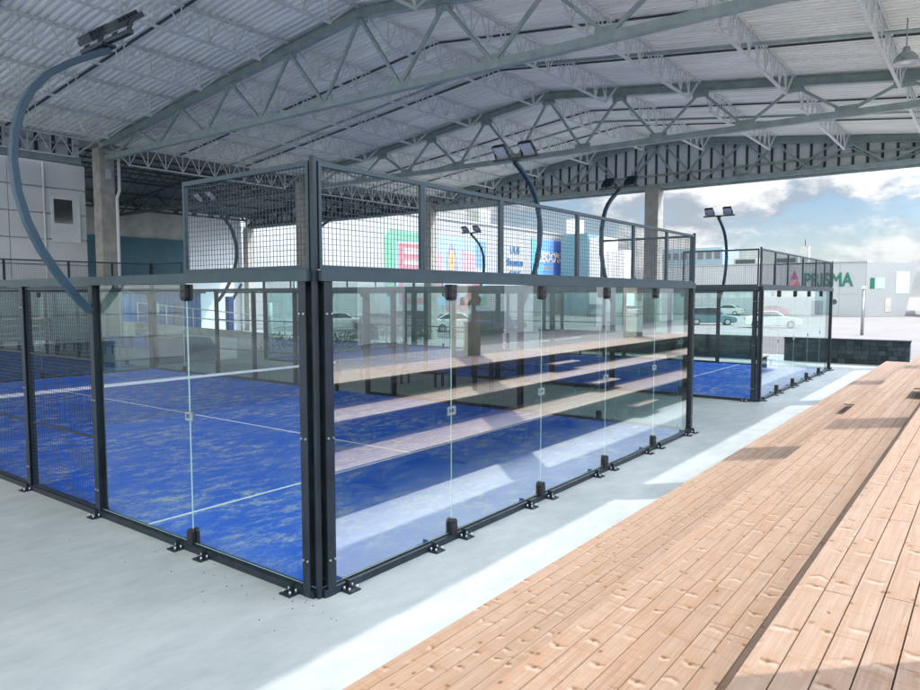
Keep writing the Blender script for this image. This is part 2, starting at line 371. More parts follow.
cd = bpy.data.cameras.new('camera'); cam = bpy.data.objects.new('camera', cd); COL.objects.link(cam); S.camera = cam
yaw, pit, rol = R(-52.7785), R(-4.0354), R(-.07606)
f = Vector((-math.sin(yaw)*math.cos(pit), math.cos(yaw)*math.cos(pit), math.sin(pit)))
rt = Vector((math.cos(yaw), math.sin(yaw), 0)); u = rt.cross(f)
r2 = rt*math.cos(rol)+u*math.sin(rol); u2 = -rt*math.sin(rol)+u*math.cos(rol)
mw = Matrix((( r2.x,u2.x,-f.x,-4.2928),(r2.y,u2.y,-f.y,-4.9091),(r2.z,u2.z,-f.z,2.8162),(0,0,0,1)))
cam.matrix_world = mw
cd.sensor_width = 36; cd.lens = 36*704.95/920; cd.clip_start = .05; cd.clip_end = 3000
S.view_settings.view_transform = 'Standard'; S.view_settings.look = 'None'; S.view_settings.exposure = 1.40; S.view_settings.gamma = 1
S.view_settings.use_curve_mapping = False
try:
    S.cycles.transparent_max_bounces = 48; S.cycles.max_bounces = 10; S.cycles.diffuse_bounces = 5; S.cycles.use_denoising = True
except Exception: pass

# ------------------------------------------------------------------ ground
g = MB(); g.quad([(-700,-700,-.02),(900,-700,-.02),(900,900,-.02),(-700,900,-.02)])
tag(g.build('ground', M['asphalt']), kind='structure')
g = MB(); g.box((-24,-9,-.3),(31.4,44,0)); tag(g.build('concrete_floor', M['concrete']), kind='structure')

# ------------------------------------------------------------------ padel court
SY = 1.03                       # side module 2.06 m
H3 = 2.93
court = empty('padel_court', (0,0,0), 'large blue padel court nearest the camera behind the front glass corner', 'padel court', 'glass walled padel courts')
t = MB(); t.box((.03,.03,.002),(9.97,20.57,.03)); t.build('turf', M['turf'], court)
def line(a, b):
    m = MB(); m.box((a[0],a[1],.0305),(b[0],b[1],.034)); m.build('court_line', M['line'], court)
line((.06,3.20),(9.94,3.25)); line((.06,17.35),(9.94,17.40)); line((4.975,3.255),(5.025,17.345))

# shared meshes
pw = 2.0-.008
gb = MB(); x0, x1, z0, z1, th = .004, 1.996, .09, 2.94, .006
pp = [(x0,-th,z0),(x1,-th,z0),(x1,th,z0),(x0,th,z0),(x0,-th,z1),(x1,-th,z1),(x1,th,z1),(x0,th,z1)]
for fc, mi in (((0,3,2,1),1),((4,5,6,7),1),((0,1,5,4),0),((1,2,6,5),1),((2,3,7,6),0),((3,0,4,7),1)):
    gb.quad([pp[i] for i in fc], mi)
glass_me = gb.mesh('glass_panel', [M['glass'], M['edge']])
import bmesh
def fixmesh(me):
    bm = bmesh.new(); bm.from_mesh(me); bmesh.ops.remove_doubles(bm, verts=bm.verts, dist=1e-5); bmesh.ops.recalc_face_normals(bm, faces=bm.faces); bm.to_mesh(me); bm.free()
fixmesh(glass_me)
glass_end_me = glass_me.copy(); glass_end_me.name = 'glass_panel'; glass_end_me.materials[0] = M['glass_end']
# clamps: rounded black bracket (outer and inner cheek) at the seam
def clamp_mesh(up):
    m = MB(); pts = []
    for k in range(9):
        a = PI*k/8; pts.append((.05*math.cos(a), .13+.05*math.sin(a)))
    pts = [(.05,0)]+pts+[(-.05,0)] if not up else [(.05,0)]+[(x,-z) for x, z in pts]+[(-.05,0)]
    m.prism(pts, 'y', -.05, -.008); m.prism(pts, 'y', .008, .05)
    for z in ((.07,.14) if not up else (-.07,-.14)):
        m.tube([(0,-.064,z),(0,.064,z)], .014, 8)
    me = m.mesh('clamp', M['bracket']); fixmesh(me); return me
clamp_lo, clamp_hi = clamp_mesh(False), clamp_mesh(True)
cm = MB()
for zz in (-.035,.035):
    cm.box((-.07,-.016,zz-.012),(.07,-.007,zz+.012)); cm.box((-.07,.007,zz-.012),(.07,.016,zz+.012))
for xx in (-.06,.06): cm.box((xx-.012,-.016,-.0229),(xx+.012,-.0065,.0229)); 
clip_me = cm.mesh('clip', M['galv']); fixmesh(clip_me)
# H section post, 3 m, flanges facing the wall plane
pm = MB()
pm.box((-.05,-.055,0),(.05,-.043,3.0)); pm.box((-.05,.043,0),(.05,.055,3.0)); pm.box((-.006,-.0428,0),(.006,.0428,3.0))
pm.box((-.052,-.0425,.16),(-.0065,.0425,.17))
for z in (.35,1.5,2.65):
    for xx in (-.03,.03): pm.tube([(xx,-.07,z),(xx,-.0545,z)], .011, 6, 1)
post_me = pm.mesh('post', [M['frame'], M['galv']]); fixmesh(post_me)
# foot plate with four bolts
fp = MB(); fp.box((-.075,-.17,.001),(.075,-.03,.014))
for xx in (-.05,.05):
    for yy in (-.14,-.07): fp.tube([(xx,yy,.014),(xx,yy,.05)], .012, 8, 1)
fp.box((-.006,-.1,.0145),(.006,-.035,.10))
foot_me = fp.mesh('foot_plate', [M['frame'], M['galv']]); fixmesh(foot_me)

def wires(m, x0, x1, z0, z1, p=.05, r=.0042):
    n = int(round((x1-x0)/p))
    for i in range(1, n): x = x0+(x1-x0)*i/n; m.bar((x,.003,z0),(x,.003,z1), r, r, caps=False)
    n = int(round((z1-z0)/p))
    for i in range(1, n): z = z0+(z1-z0)*i/n; m.bar((x0,-.003,z),(x1,-.003,z), r, r, caps=False)
_mp = {}
def mesh_panel(wd, z0, z1, rails=()):
    """framed welded mesh panel: frame mesh and wire mesh"""
    k = (round(wd,3), z0, z1)
    if k not in _mp:
        a = MB()
        a.box((0,-.02,z1-.045),(wd,.02,z1)); a.box((0,-.02,z0),(wd,.02,z0+.04))
        a.box((0,-.02,z0+.0402),(.035,.02,z1-.0452)); a.box((wd-.035,-.02,z0+.0402),(wd,.02,z1-.0452))
        for z in rails: a.box((.036,-.012,z-.015),(wd-.036,.012,z+.015))
        fm = a.mesh('mesh_panel', M['rail'] if z0 > 2.5 else M['frame']); fixmesh(fm)
        b = MB(); wires(b, .03, wd-.03, z0+.03, z1-.03); wm = b.mesh('wire_mesh', M['wire'])
        _mp[k] = (fm, wm)
    return _mp[k]
def wall(parent, org, ang, mods, rails_hi, outs):
    """one wall running along local x from org; mods = list of ('glass'|'mesh'|'gap', x0, width); outs=+1: outside is local -y"""
    T = Matrix.Translation(Vector(org)) @ Matrix.Rotation(ang, 4, 'Z')
    def put(nm, me, x, y=0, z=0, par=parent, extra=0):
        p = T @ Vector((x,y,z)); return place(nm, me, par, p, ang+extra)
    for kind, x, wd in mods:
        if kind == 'glass':
            o = put('glass_panel', glass_me if wd > 2.03 else glass_end_me, x)
            o.scale = (wd/2.0,1,1)
        elif kind == 'mesh':
            fm, wm = mesh_panel(wd, .06, 2.94, (1.0,2.0)); o = put('mesh_panel', fm, x); place('wire_mesh', wm, o)
    return T, put
def fittings(put, seams, ends, posts, feet):
    for x in seams:
        put('bottom_clamp', clamp_lo, x, 0, .0745); put('top_clamp', clamp_hi, x, 0, 2.935); put('glass_clip', clip_me, x, 0, 1.5)
    for x in posts: put('post', post_me, x, 0, 0)
    for x in feet: put('foot_plate', foot_me, x, 0, 0)
def beams(parent, T, ang, a, b, top=True, base=True):
    m = MB()
    m.box((a,-.045,2.95),(b,.045,3.045)); m.box((a,-.07,2.945),(b,-.0452,3.05))
    if top: m.build('top_beam', M['rail'], parent, T.translation, ang)
    m = MB(); m.box((a,-.05,.0),(b,.05,.06)); m.box((a,-.056,.0605),(b,.056,.074))
    if base: m.build('base_rail', M['frame'], parent, T.translation, ang)
HX = [0,1.5,3.0,5.0,7.0,8.5,10.0]
def upper(parent, T, ang, xs):
    for a, b in zip(xs[:-1], xs[1:]):
        fm, wm = mesh_panel(b-a-.004, 3.052, 4.02)
        p = T @ Vector((a+.002,0,0)); o = place('upper_mesh_panel', fm, parent, p, ang); place('wire_mesh', wm, o)
# end walls (outside is local -y)
for org, ang in (((0,0,0),0.0), ((10,20.6,0),PI)):
    T, put = wall(court, org, ang, [('glass', 2*i, 2.0) for i in range(5)], None, 1)
    fittings(put, [2,4,6,8], None, [.115,9.9], [.3,1.6,2.15,3.6,4.15,5.6,6.15,7.6,8.15,9.6,9.95])
    beams(court, T, ang, .03, 9.97); upper(court, T, ang, [.045]+HX[1:-1]+[9.955])
    corner = MB()
# side walls
m2 = 2.06
for org, ang in (((0,20.6,0),-PI/2), ((10,0,0),PI/2)):
    mods = [('glass',0,m2),('glass',m2,m2),('mesh',2*m2+.05,m2-.1),('mesh',3*m2+.05,m2-.1),
            ('mesh',6*m2+.05,m2-.1),('mesh',7*m2-.0+.05-.0,m2-.1-.0),('glass',8*m2,m2),('glass',9*m2,m2)]
    mods = [('glass',0,m2),('glass',m2,m2),('mesh',2*m2+.055,m2-.11),('mesh',3*m2+.055,m2-.11),('mesh',4*m2+.055,.9),
            ('mesh',6*m2-1.0+.045,.9),('mesh',6*m2+.055,m2-.11),('mesh',7*m2+.055,m2-.11),('glass',8*m2,m2),('glass',9*m2,m2)]
    T, put = wall(court, org, ang, mods, None, 1)
    fittings(put, [m2,9*m2], None, [.115,2*m2,3*m2,4*m2,5*m2-1.06,5*m2+1.06,6*m2,7*m2,8*m2,10*m2-.115], [.3,1.75,2.25,2*m2,3*m2,4*m2,6*m2,7*m2,8*m2,20.6-2.25,20.6-1.75,20.6-.3])
    beams(court, T, ang, .03, 20.57, True, False); 
    for a, b in ((.03,5*m2-1.06),(5*m2+1.06,20.57)): beams(court, T, ang, a, b, False, True)
    upper(court, T, ang, [.045,m2]); upper(court, T, ang, [9*m2,20.555])
# upper posts of the corners
for cx, cy in ((0,0),(10,0),(0,20.6),(10,20.6)):
    m = MB(); sx = 1 if cx == 0 else -1; sy = 1 if cy == 0 else -1
    m.box((cx-.022,cy+sy*.0-.022,3.06),(cx+.022,cy+.022,4.06)); m.box((cx-.02,cy-.02,0),(cx+.02,cy+.02,3.06)); m.build('corner_post', M['frame'], court)

# grit swept against the frame
gr_ = MB()
for k in range(44):
    y = random.uniform(-.6,4.5) if k % 2 else random.gauss(1.0,.7); x = -.10-abs(random.gauss(0,.32)); q = random.uniform(.0025,.006)
    T = Matrix.Translation((x,y,q*.45)) @ Matrix.Rotation(random.uniform(0,6),4,'Z')
    gr_.box((-q,-q*.7,-q*.45),(q,q*.7,q*.5), 0, 0, T)
tag(gr_.build('grit', M['darkcap'] if 'darkcap' in M else M['bracket']), 'dark grit scattered on the concrete along the frame of the near court', 'grit', kind='stuff')

# net
net = empty('court_net', (0,10.3,0), 'white taped black net across the nearest blue court', 'net', 'nets of the padel courts')
m = MB(); m.box((.25,-.012,.845),(9.75,.012,.905)); m.build('tape', M['tape'], net)
m = MB()
for i in range(1, 190): x = .25+9.5*i/190; m.bar((x,0,.04),(x,0,.845), .0035,.0035, caps=False)
for i in range(17): z = .05+i*.05; m.bar((.25,.002,z),(9.75,.002,z), .0035,.0035, caps=False)
m.build('netting', M['netw'], net, fix=False)
for x in (.2,9.8):
    m = MB(); m.box((x-.04,-.04,.031),(x+.04,.04,.96)); m.build('post', M['frame'], net, bevel=.006)

# floodlight arms bolted to the court posts
def flood(loc, side, label):
    r = empty('floodlight_arm', loc, label, 'floodlight', 'curved floodlight arms on the court posts')
    s = side                                            # -1: bows out to -x, +1: to +x
    pr = [(.06,2.62),(.22,2.80),(.42,3.07),(.60,3.36),(.74,3.68),(.83,4.02),(.86,4.36),(.83,4.68),(.75,4.97),(.62,5.22),(.44,5.43),(.22,5.60),(-.04,5.76),(-.30,5.90)]
    m = MB(); pts = [Vector((s*x,0,z)) for x, z in pr]
    w2, h2 = .045, .065; rings = []
    for i, p in enumerate(pts):
        d = (pts[min(i+1,len(pts)-1)]-pts[max(i-1,0)]).normalized(); nrm = Vector((d.z,0,-d.x))
        rings.append(len(m.v))
        for a, b in ((-1,-1),(1,-1),(1,1),(-1,1)): m.v.append(tuple(p+nrm*h2*a*.6+Vector((0,w2*1.2*b,0))))
    for i in range(len(rings)-1):
        for j in range(4):
            m.f.append((rings[i]+j,rings[i]+(j+1)%4,rings[i+1]+(j+1)%4,rings[i+1]+j)); m.m.append(0); m.r.append(0); m.sm.append(False)
    for k in (rings[0], rings[-1]): m.f.append((k,k+1,k+2,k+3)); m.m.append(0); m.r.append(0); m.sm.append(False)
    m.build('arm', M['arm'], r, bevel=.008)
    ex, ez = -s*.26, 5.96
    m = MB(); m.box((ex-.03,-.62,ez),(ex+.03,.62,ez+.05)); m.box((ex-.09,-.08,ez-.035),(ex+.09,.08,ez-.001)); m.build('crossbar', M['frame'], r)
    for yy in (-.36,.36):
        T = Matrix.Translation(Vector((ex-s*.06,yy,ez+.20))) @ Matrix.Rotation(s*R(38), 4, 'Y')
        m = MB(); m.box((-.19,-.17,-.03),(.19,.17,.03), 0, 0, T)
        for k in range(6): m.box((-.17+k*.06,-.15,.0302),(-.155+k*.06,.15,.075), 0, 0, T)
        for q in (-.19,.175): m.bar((ex,yy+q+.008,ez+.03),(ex-s*.06,yy+q+.008,ez+.21), .012,.05)
        fl = m.build('floodlight', M['frame'], r)
        m = MB(); m.box((-.17,-.15,-.038),(.17,.15,-.0302), 0, 0, T); m.build('lens', M['lens'], fl)
    return r
M['arm'] = mat('sky_tinted_arm_paint', (.020,.052,.085), .45, .1, .4, (4,.12))  # sky reflection on the arms worked into the base colour
CX2 = 15.1
fl0 = flood((0,4.12,0), -1, 'large blue grey curved floodlight arm arching up at far left of view')
fl1 = flood((10,4.12,0), 1, 'curved floodlight arm with two bright lamp heads below the roof truss near the middle')
def cpl(src, loc, label):
    c = copy_tree(src); c.location = loc; c['label'] = label; return c
cpl(fl0, (0,16.48,0), 'curved floodlight arm at the far end of the nearest court, on its left side')
cpl(fl1, (10,16.48,0), 'small floodlight arm seen through the upper mesh left of the front corner')
cpl(fl0, (CX2,4.12,0), 'floodlight arm with two dark heads just left of the bare concrete column')
cpl(fl1, (CX2+10,4.12,0), 'floodlight arm standing against the clouds above the second court')
cpl(fl0, (CX2,16.48,0), 'floodlight arm partly hidden behind the upper part of the front corner post')
cpl(fl1, (CX2+10,16.48,0), 'small floodlight arm in front of the colourful wall mural')

# second court and its net
def relabel(o, lab): o['label'] = lab; return o
c2 = copy_tree(court); c2.location = (CX2,0,0); relabel(c2, 'second blue padel court farther right beyond the concrete gap')
n2 = copy_tree(net); n2.location = (CX2,10.3,0); relabel(n2, 'net of the farther second court seen through two layers of glass')

# ------------------------------------------------------------------ bleachers
bl = empty('bleacher', (0,0,0), 'broad stepped wooden bleacher of fresh pale boards running along the courts', 'bleacher')
TR = [(.50,-1.95,-3.03),(.90,-3.03,-4.155),(1.30,-4.155,-5.55)]
BX0, BX1 = -9.0, 24.3
def boards(m, z, yf, yb, X0, X1, pitch=.1255, overhang=.0):
    n = max(1, int(round((yf-yb)/pitch))); p = (yf-yb)/n
    for k in range(n):
        y1 = yf-k*p; y0 = y1-p+.007; x = X0-random.uniform(0,3.5)
        first = True
        while x < X1:
            ln = random.choice((4.8,5.4,6.0)); a = max(x, X0); b = min(x+ln-.004, X1)
            dz = random.uniform(-.0012,.0012)
            if b-a > .05: m.box((a,y0,z-.028+dz),(b,y1,z+dz), 0, random.random())
            x += ln
for z, yf, yb in TR:
    m = MB(); boards(m, z, yf+.015, yb, BX0, BX1+random.uniform(-.1,.1)); m.build('tread', M['wood'], bl)
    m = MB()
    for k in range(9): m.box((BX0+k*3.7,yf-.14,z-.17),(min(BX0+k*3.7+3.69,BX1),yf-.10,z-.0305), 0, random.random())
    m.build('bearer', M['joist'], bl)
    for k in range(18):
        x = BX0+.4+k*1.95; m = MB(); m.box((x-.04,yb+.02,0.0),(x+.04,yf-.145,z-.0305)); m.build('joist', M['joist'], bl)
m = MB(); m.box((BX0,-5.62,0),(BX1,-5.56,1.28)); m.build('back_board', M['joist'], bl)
for z, yf, yb, base in ((.25,-1.60,-1.935,0),(.70,-2.62,-3.05,.5),(1.10,-3.76,-4.18,.9)):
    m = MB(); boards(m, z, yf, yb+.002, 11.1, 12.35, .11); h_ = m.build('half_step', M['wood'], bl); m = MB(); m.box((11.16,yb+.03,base+.002),(12.29,yf-.16,z-.031)); m.build('step_frame', M['joist'], h_)

# ------------------------------------------------------------------ hall roof
hall = empty('canopy_hall', (0,0,0), 'wide open steel canopy roof with pale corrugated deck, trusses and columns over the courts', 'canopy')
YR, ZR, SL = 9.5, 10.8, .118
XT = [-.3,10.1,20.5,30.9]
def zt(y): return ZR-SL*abs(y-YR)                   # top of truss and purlin steel
YE0, YE1 = -6.10, 24.6
# deck: trapezoid ribs running down the slope
m = MB(); prof = []; x = -7.0
while x < 31.35:
    prof += [(x,0.0),(x+.085,0.0),(x+.115,.11),(x+.195,.11)]; x += .225
zoff = .03
def drow(y): return [(px_, y, zt(y)+zoff+pz) for px_, pz in prof]
for ya, yb in ((YE0,YR),(YR,YE1)):
    A, B = drow(ya), drow(yb); n0 = len(m.v); k = len(A); m.v += A+B
    for i in range(k-1):
        m.f.append((n0+i,n0+i+1,n0+k+i+1,n0+k+i)); m.m.append(0); m.r.append(0); m.sm.append(False)
m.build('roof_deck', M['deck'], hall, fix=False)
# outer weather skin above
m = MB()
for ya, yb in ((YE0,YR),(YR,YE1)):
    m.quad([(-7,ya,zt(ya)+.24),(31.35,ya,zt(ya)+.24),(31.35,yb,zt(yb)+.24),(-7,yb,zt(yb)+.24)])
m.build('roof_skin', M['clad'], hall, fix=False)
m = MB(); m.box((-7,YE0-.03,8.85),(31.35,YE0,9.30)); m.build('eave_fascia', M['clad'], hall)
# main trusses
ytop = [YR+3*k for k in range(-5,6)]; ybot = [YR+3*k+1.5 for k in range(-5,5)]
ZB = 8.36
for xt in XT:
    m = MB()
    for a, b in zip(ytop[:-1], ytop[1:]):
        za, zb = zt(a), zt(b)
        m.bar((xt,a,za-.012),(xt,b,zb-.012), .24,.024); m.bar((xt,a,za-.29),(xt,b,zb-.29), .24,.02); m.bar((xt,a,za-.15),(xt,b,zb-.15), .02,.25)
    m.bar((xt,-4.6,ZB),(xt,23.9,ZB), .20,.20)
    for y in ytop: m.box((xt-.012,y-.28,zt(y)-.48),(xt+.012,y+.28,zt(y)-.285))
    for y in ybot: m.box((xt-.012,y-.32,ZB+.095),(xt+.012,y+.32,ZB+.26))
    for y in ytop[1:-1]:
        for q in (-.16,0,.16): m.tube([(xt-.03,y+q,zt(y)-.38),(xt+.03,y+q,zt(y)-.38)], .022, 6)
    o = m.build('truss', M['steel'], hall)
    wb = MB()
    for i, yb in enumerate(ybot):
        for yt in (ytop[i], ytop[i+1]):
            big = (i == 0 and yt == ytop[0]) or (i == 9 and yt == ytop[-1])
            wb.bar((xt,yb,ZB+.05),(xt,yt,zt(yt)-.29), .085 if not big else .13,.085 if not big else .13)
    wb.build('web', M['steel'], o)
    cl = (24.2,-5.85) if xt < 25 else (24.2,-5.85,9.3)
    for cy in cl:
        m = MB(); top = zt(cy)-.32 if cy != 9.3 else ZB-.11
        hw = .275 if cy < 0 else (.3 if cy != 9.3 else .36)
        m.box((xt-hw,cy-hw,0),(xt+hw,cy+hw,top)); c = m.build('column', M['concrete_col'], hall, bevel=.02)
        if cy == 9.3:
            m = MB(); m.box((xt-.75,cy-.75,0),(xt+.75,cy+.75,.85)); m.build('plinth', M['concrete_col'], c, bevel=.03)
        if cy == 24.2 and xt == 10.1:
            m = MB(); m.tube([(xt+.45,cy-.35,8.6),(xt+.45,cy-.35,7.1),(xt+.30,cy-.42,6.8),(xt+.30,cy-.42,.2)], .06, 10); m.build('rain_pipe', M['white_steel'], c)
            m = MB(); m.box((xt-.08,cy-hw-.12,7.5),(xt+.12,cy-hw-.005,7.9)); m.build('lamp_box', M['lens'], c)
# lattice purlins, one mesh each
def purlin(L):
    m = MB(); d = .78
    for s in (-.035,.035): m.bar((.06,s,-.03),(L-.06,s,-.03), .04,.055)
    b0, b1 = 1.15, L-1.15; n = 10; st = (b1-b0)/n
    m.bar((b0-.05,0,-d),(b1+.05,0,-d), .075,.06)
    m.bar((b0,0,-d),(.25,0,-.04), .05,.05); m.bar((b1,0,-d),(L-.25,0,-.04), .05,.05)
    for i in range(n+1):
        x = b0+i*st
        m.bar((x,0,-d),(x,0,-.05), .030,.030)
        if i < n:
            xm = x+st/2
            m.bar((x,.012,-d),(xm,.012,-.05), .030,.030); m.bar((xm,-.012,-.05),(x+st,-.012,-d), .030,.030)
    me = m.mesh('purlin', M['steel_pale']); fixmesh_simple(me); return me
def fixmesh_simple(me):
    bm = bmesh.new(); bm.from_mesh(me); bmesh.ops.recalc_face_normals(bm, faces=bm.faces); bm.to_mesh(me); bm.free()
pur = purlin(10.4)
for i in range(len(XT)-1):
    for y in ytop:
        place('purlin', pur, hall, (XT[i], y if abs(y-YR) < 14.9 else YR+(y-YR)*.985, zt(y)+.024))
pm_ = MB()
for s_ in (-.035,.035): pm_.bar((0,s_,-.03),(6.6,s_,-.03), .04,.055)
pm_.bar((0,0,-.78),(6.4,0,-.78), .075,.06)
for k in range(8): pm_.bar((k*.82,0,-.78),(k*.82,0,-.05), .022,.022); pm_.bar((k*.82,0,-.78),(k*.82+.8,0,-.05), .022,.022)
cant = pm_.mesh('purlin', M['steel_pale']); fixmesh_simple(cant)
for y in ytop[1:-1]: place('purlin', cant, hall, (-6.95,y,zt(y)+.024))
# dark seams and conduits running down the deck
for i in range(0, 3):
    for dx in (3.45,6.9):
        m = MB(); x = XT[i]+dx
        for a, b in ((YE0+.2,YR),(YR,YE1-.3)): m.bar((x,a,zt(a)-.02),(x,b,zt(b)-.02), .055,.05)
        m.build('conduit', M['dark_steel'], hall)
for x, zz in ((15.6,-.32),(24.6,-.36)):
    m = MB(); 
    for a, b in ((YE0+.2,YR),(YR,YE1-.3)): m.tube([(x,a,zt(a)+zz),(x,b,zt(b)+zz)], .05, 8)
    m.build('water_pipe', M['steel'], hall)
# gable cladding at the far end, framing on its inner side
def gable(parent, X, y0, y1, ztopf, zb=8.2, step=.56):
    m = MB(); ys = sorted(set([y0,y1]+[YR+3*k for k in range(-5,12) if y0 < YR+3*k < y1]))
    for a, b in zip(ys[:-1], ys[1:]):
        P = [(X,a,zb),(X,b,zb),(X,b,ztopf(b)),(X,a,ztopf(a))]
        m.quad(P); m.quad([(p[0]+.12,p[1],p[2]) for p in P][::-1])
        m.quad([(X,a,zb),(X+.12,a,zb),(X+.12,b,zb),(X,b,zb)])
    o = m.build('gable_cladding', M['clad'], parent, fix=False)
    y = y0+.2
    while y < y1:
        m = MB(); m.box((X-.06,y-.05,zb+.12),(X-.003,y+.05,ztopf(y)-.02)); m.build('stud', M['dark_steel'], o); y += step
    m = MB(); m.box((X-.16,y0,zb-.06),(X-.005,y1,zb+.115))
    for z in (8.95,):
        m.box((X-.12,y0,z-.05),(X-.062,y1,z+.05))
    for a in range(int(y0)+1, int(y1)-3, 4):
        for s in ((0,2),(4,2)): m.bar((X-.15,a+s[0],zb+.1),(X-.15,a+s[1],ztopf(a+s[1])-.2), .07,.07)
    m.build('girt', M['steel'], o)
gable(hall, 31.2, -6.0, 24.5, lambda y: zt(y)+.03)
# fascia with studs above the warehouse wall on the far eave
m = MB(); m.box((-13,24.62,8.1),(9.35,24.72,9.35)); o = m.build('eave_cladding', M['panel'], hall)
x = 3.4
while x < 9.3:
    m = MB(); m.box((x-.05,24.52,8.32),(x+.05,24.617,9.3)); m.build('stud', M['dark_steel'], o); x += .62
m = MB(); m.box((-13,24.46,8.05),(9.35,24.515,8.3)); m.box((-13,24.46,8.72),(9.35,24.515,8.80)); m.build('girt', M['steel'], o)

# high-bay lamp hanging in the bay
hb = empty('high_bay_lamp', (14.9,-3.05,8.05), 'white dome pendant lamp hanging from the roof at top right', 'lamp')
m = MB(); pts = [(0,.36),(.07,.36),(.09,.26),(.16,.22),(.24,.12),(.28,0),(.255,0),(.0,.03)]
k = 20
for i in range(len(pts)-1):
    for j in range(k):
        a, b = 2*PI*j/k, 2*PI*(j+1)/k
        (r0,h0),(r1,h1) = pts[i], pts[i+1]
        q = [(r0*math.cos(a),r0*math.sin(a),h0),(r1*math.cos(a),r1*math.sin(a),h1),(r1*math.cos(b),r1*math.sin(b),h1),(r0*math.cos(b),r0*math.sin(b),h0)]
        m.quad(q, 0, 0, True)
m.build('shade', M['galv'], hb, fix=False)
m = MB(); m.tube([(0,0,.36),(0,0,1.0)], .015, 8); m.build('hanger', M['galv'], hb)
m = MB(); m.tube([(0,0,.018),(0,0,.028)], .25, 24); m.build('diffuser', M['white_steel'], hb)

# ------------------------------------------------------------------ rear canopy, walls, warehouse
rear = empty('rear_canopy', (0,0,0), 'second dark canopy bay behind the courts, left of the mural wall', 'canopy')
def zr(y): return ZR-SL*abs(y-39.5+.0) if y > 39.5 else 9.03+ (y-24.5)*SL
def zr2(y): return 9.05+.09*(10-abs(y-34.2))
m = MB(); prof2 = []; x = 9.0
while x < 31.35: prof2 += [(x,0),(x+.1,0),(x+.16,.08),(x+.24,.08)]; x += .3
for ya, yb in ((24.7,34.2),(34.2,44)):
    A = [(p,ya,zr2(ya)+q) for p, q in prof2]; B = [(p,yb,zr2(yb)+q) for p, q in prof2]; n0 = len(m.v); k = len(A); m.v += A+B
    for i in range(k-1): m.f.append((n0+i,n0+i+1,n0+k+i+1,n0+k+i)); m.m.append(0); m.r.append(0); m.sm.append(False)
m.build('roof_deck', M['dark_deck'], rear, fix=False)
gable(rear, 31.2, 24.52, 44, lambda y: zr2(y)+.0)
for xt in (20.5,30.9):
    m = MB(); m.bar((xt,24.9,8.36),(xt,43.2,8.36), .2,.2); m.bar((xt,24.9,zr2(24.9)-.1),(xt,34.2,zr2(34.2)-.1), .2,.2); m.bar((xt,34.2,zr2(34.2)-.1),(xt,43.2,zr2(43.2)-.1), .2,.2)
    for k in range(6):
        y = 25.2+k*3; m.bar((xt,y,8.4),(xt,y+1.5,zr2(y+1.5)-.15), .1,.1); m.bar((xt,y+1.5,zr2(y+1.5)-.15),(xt,y+3,8.4), .1,.1)
    m.build('truss', M['dark_steel'], rear)
for y in (28,31,34,37,40):
    m = MB(); m.bar((10.2,y,zr2(y)-.05),(30.9,y,zr2(y)-.05), .08,.08); m.bar((10.8,y,zr2(y)-.8),(30.3,y,zr2(y)-.8), .08,.06)
    for k in range(20): xx = 10.8+k*.975; m.bar((xx,y,zr2(y)-.8),(xx+.49,y,zr2(y)-.1), .03,.03); m.bar((xx+.49,y,zr2(y)-.1),(xx+.975,y,zr2(y)-.8), .03,.03)
    m.build('purlin', M['dark_steel'], rear)
m = MB(); m.bar((9.8,42.9,8.75),(30.6,42.9,8.75), .12,.12); m.bar((9.8,42.9,9.75),(30.6,42.9,9.75), .12,.12)
for k in range(14): xx = 10+k*1.45; m.bar((xx,42.9,8.75),(xx+.72,42.9,9.75), .12,.12); m.bar((xx+.72,42.9,9.75),(xx+1.45,42.9,8.75), .12,.12)
m.build('lattice_girder', M['dark_steel'], rear)
m = MB(); m.box((30.55,42.8,0),(31.2,43.4,8.1)); m.build('column', M['concrete_col'], rear, bevel=.02)

bw = empty('back_wall', (20,43.6,0), 'grey back wall with a dark teal lower panel under the rear canopy', 'wall')
m = MB(); m.box((-8,0,0),(5.5,.3,9.25)); m.build('wall', M['brick_grey'], bw)
m = MB(); m.box((5.505,.05,0),(10.5,.3,9.2))
for k in range(8): m.box((5.505,.02,k*1.05+.02),(10.5,.0495,k*1.05+1.03))
m.build('panelled_wall', M['white'], bw)
m = MB(); m.box((-7.5,-.1,3.6),(5.45,-.005,6.9)); m.build('teal_panel', M['teal_dark'], bw)

wh = empty('warehouse', (0,25,0), 'pale grey panelled warehouse wall at far left with one dark vent window', 'building')
m = MB(); m.box((-14,.07,0),(9.72,6,8.1)); m.build('backing', M['brick_grey'], wh); m = MB()
for k in range(8):
    z0 = k*1.01
    for a, b in ((-14,-4.6),(-4.59,.6),(.61,6.85),(6.86,9.72)):
        m.prism([(.0,z0+.04),(.068,z0+.02),(.068,z0+1.0),(.0,z0+.985)], 'x', a+.008, b-.008)
m.build('wall', M['panel'], wh)
m = MB(); m.box((8.35,-.06,4.95),(9.45,-.003,6.75)); wn = m.build('vent_window', M['clad'], wh)
m = MB(); m.box((8.45,-.07,5.7),(9.15,-.0605,6.65)); m.build('pane', M['dark_glass'], wn)
m = MB(); m.tube([(8.1,-.05,0),(8.1,-.05,8)], .035, 8); m.build('downpipe', M['panel'], wh)

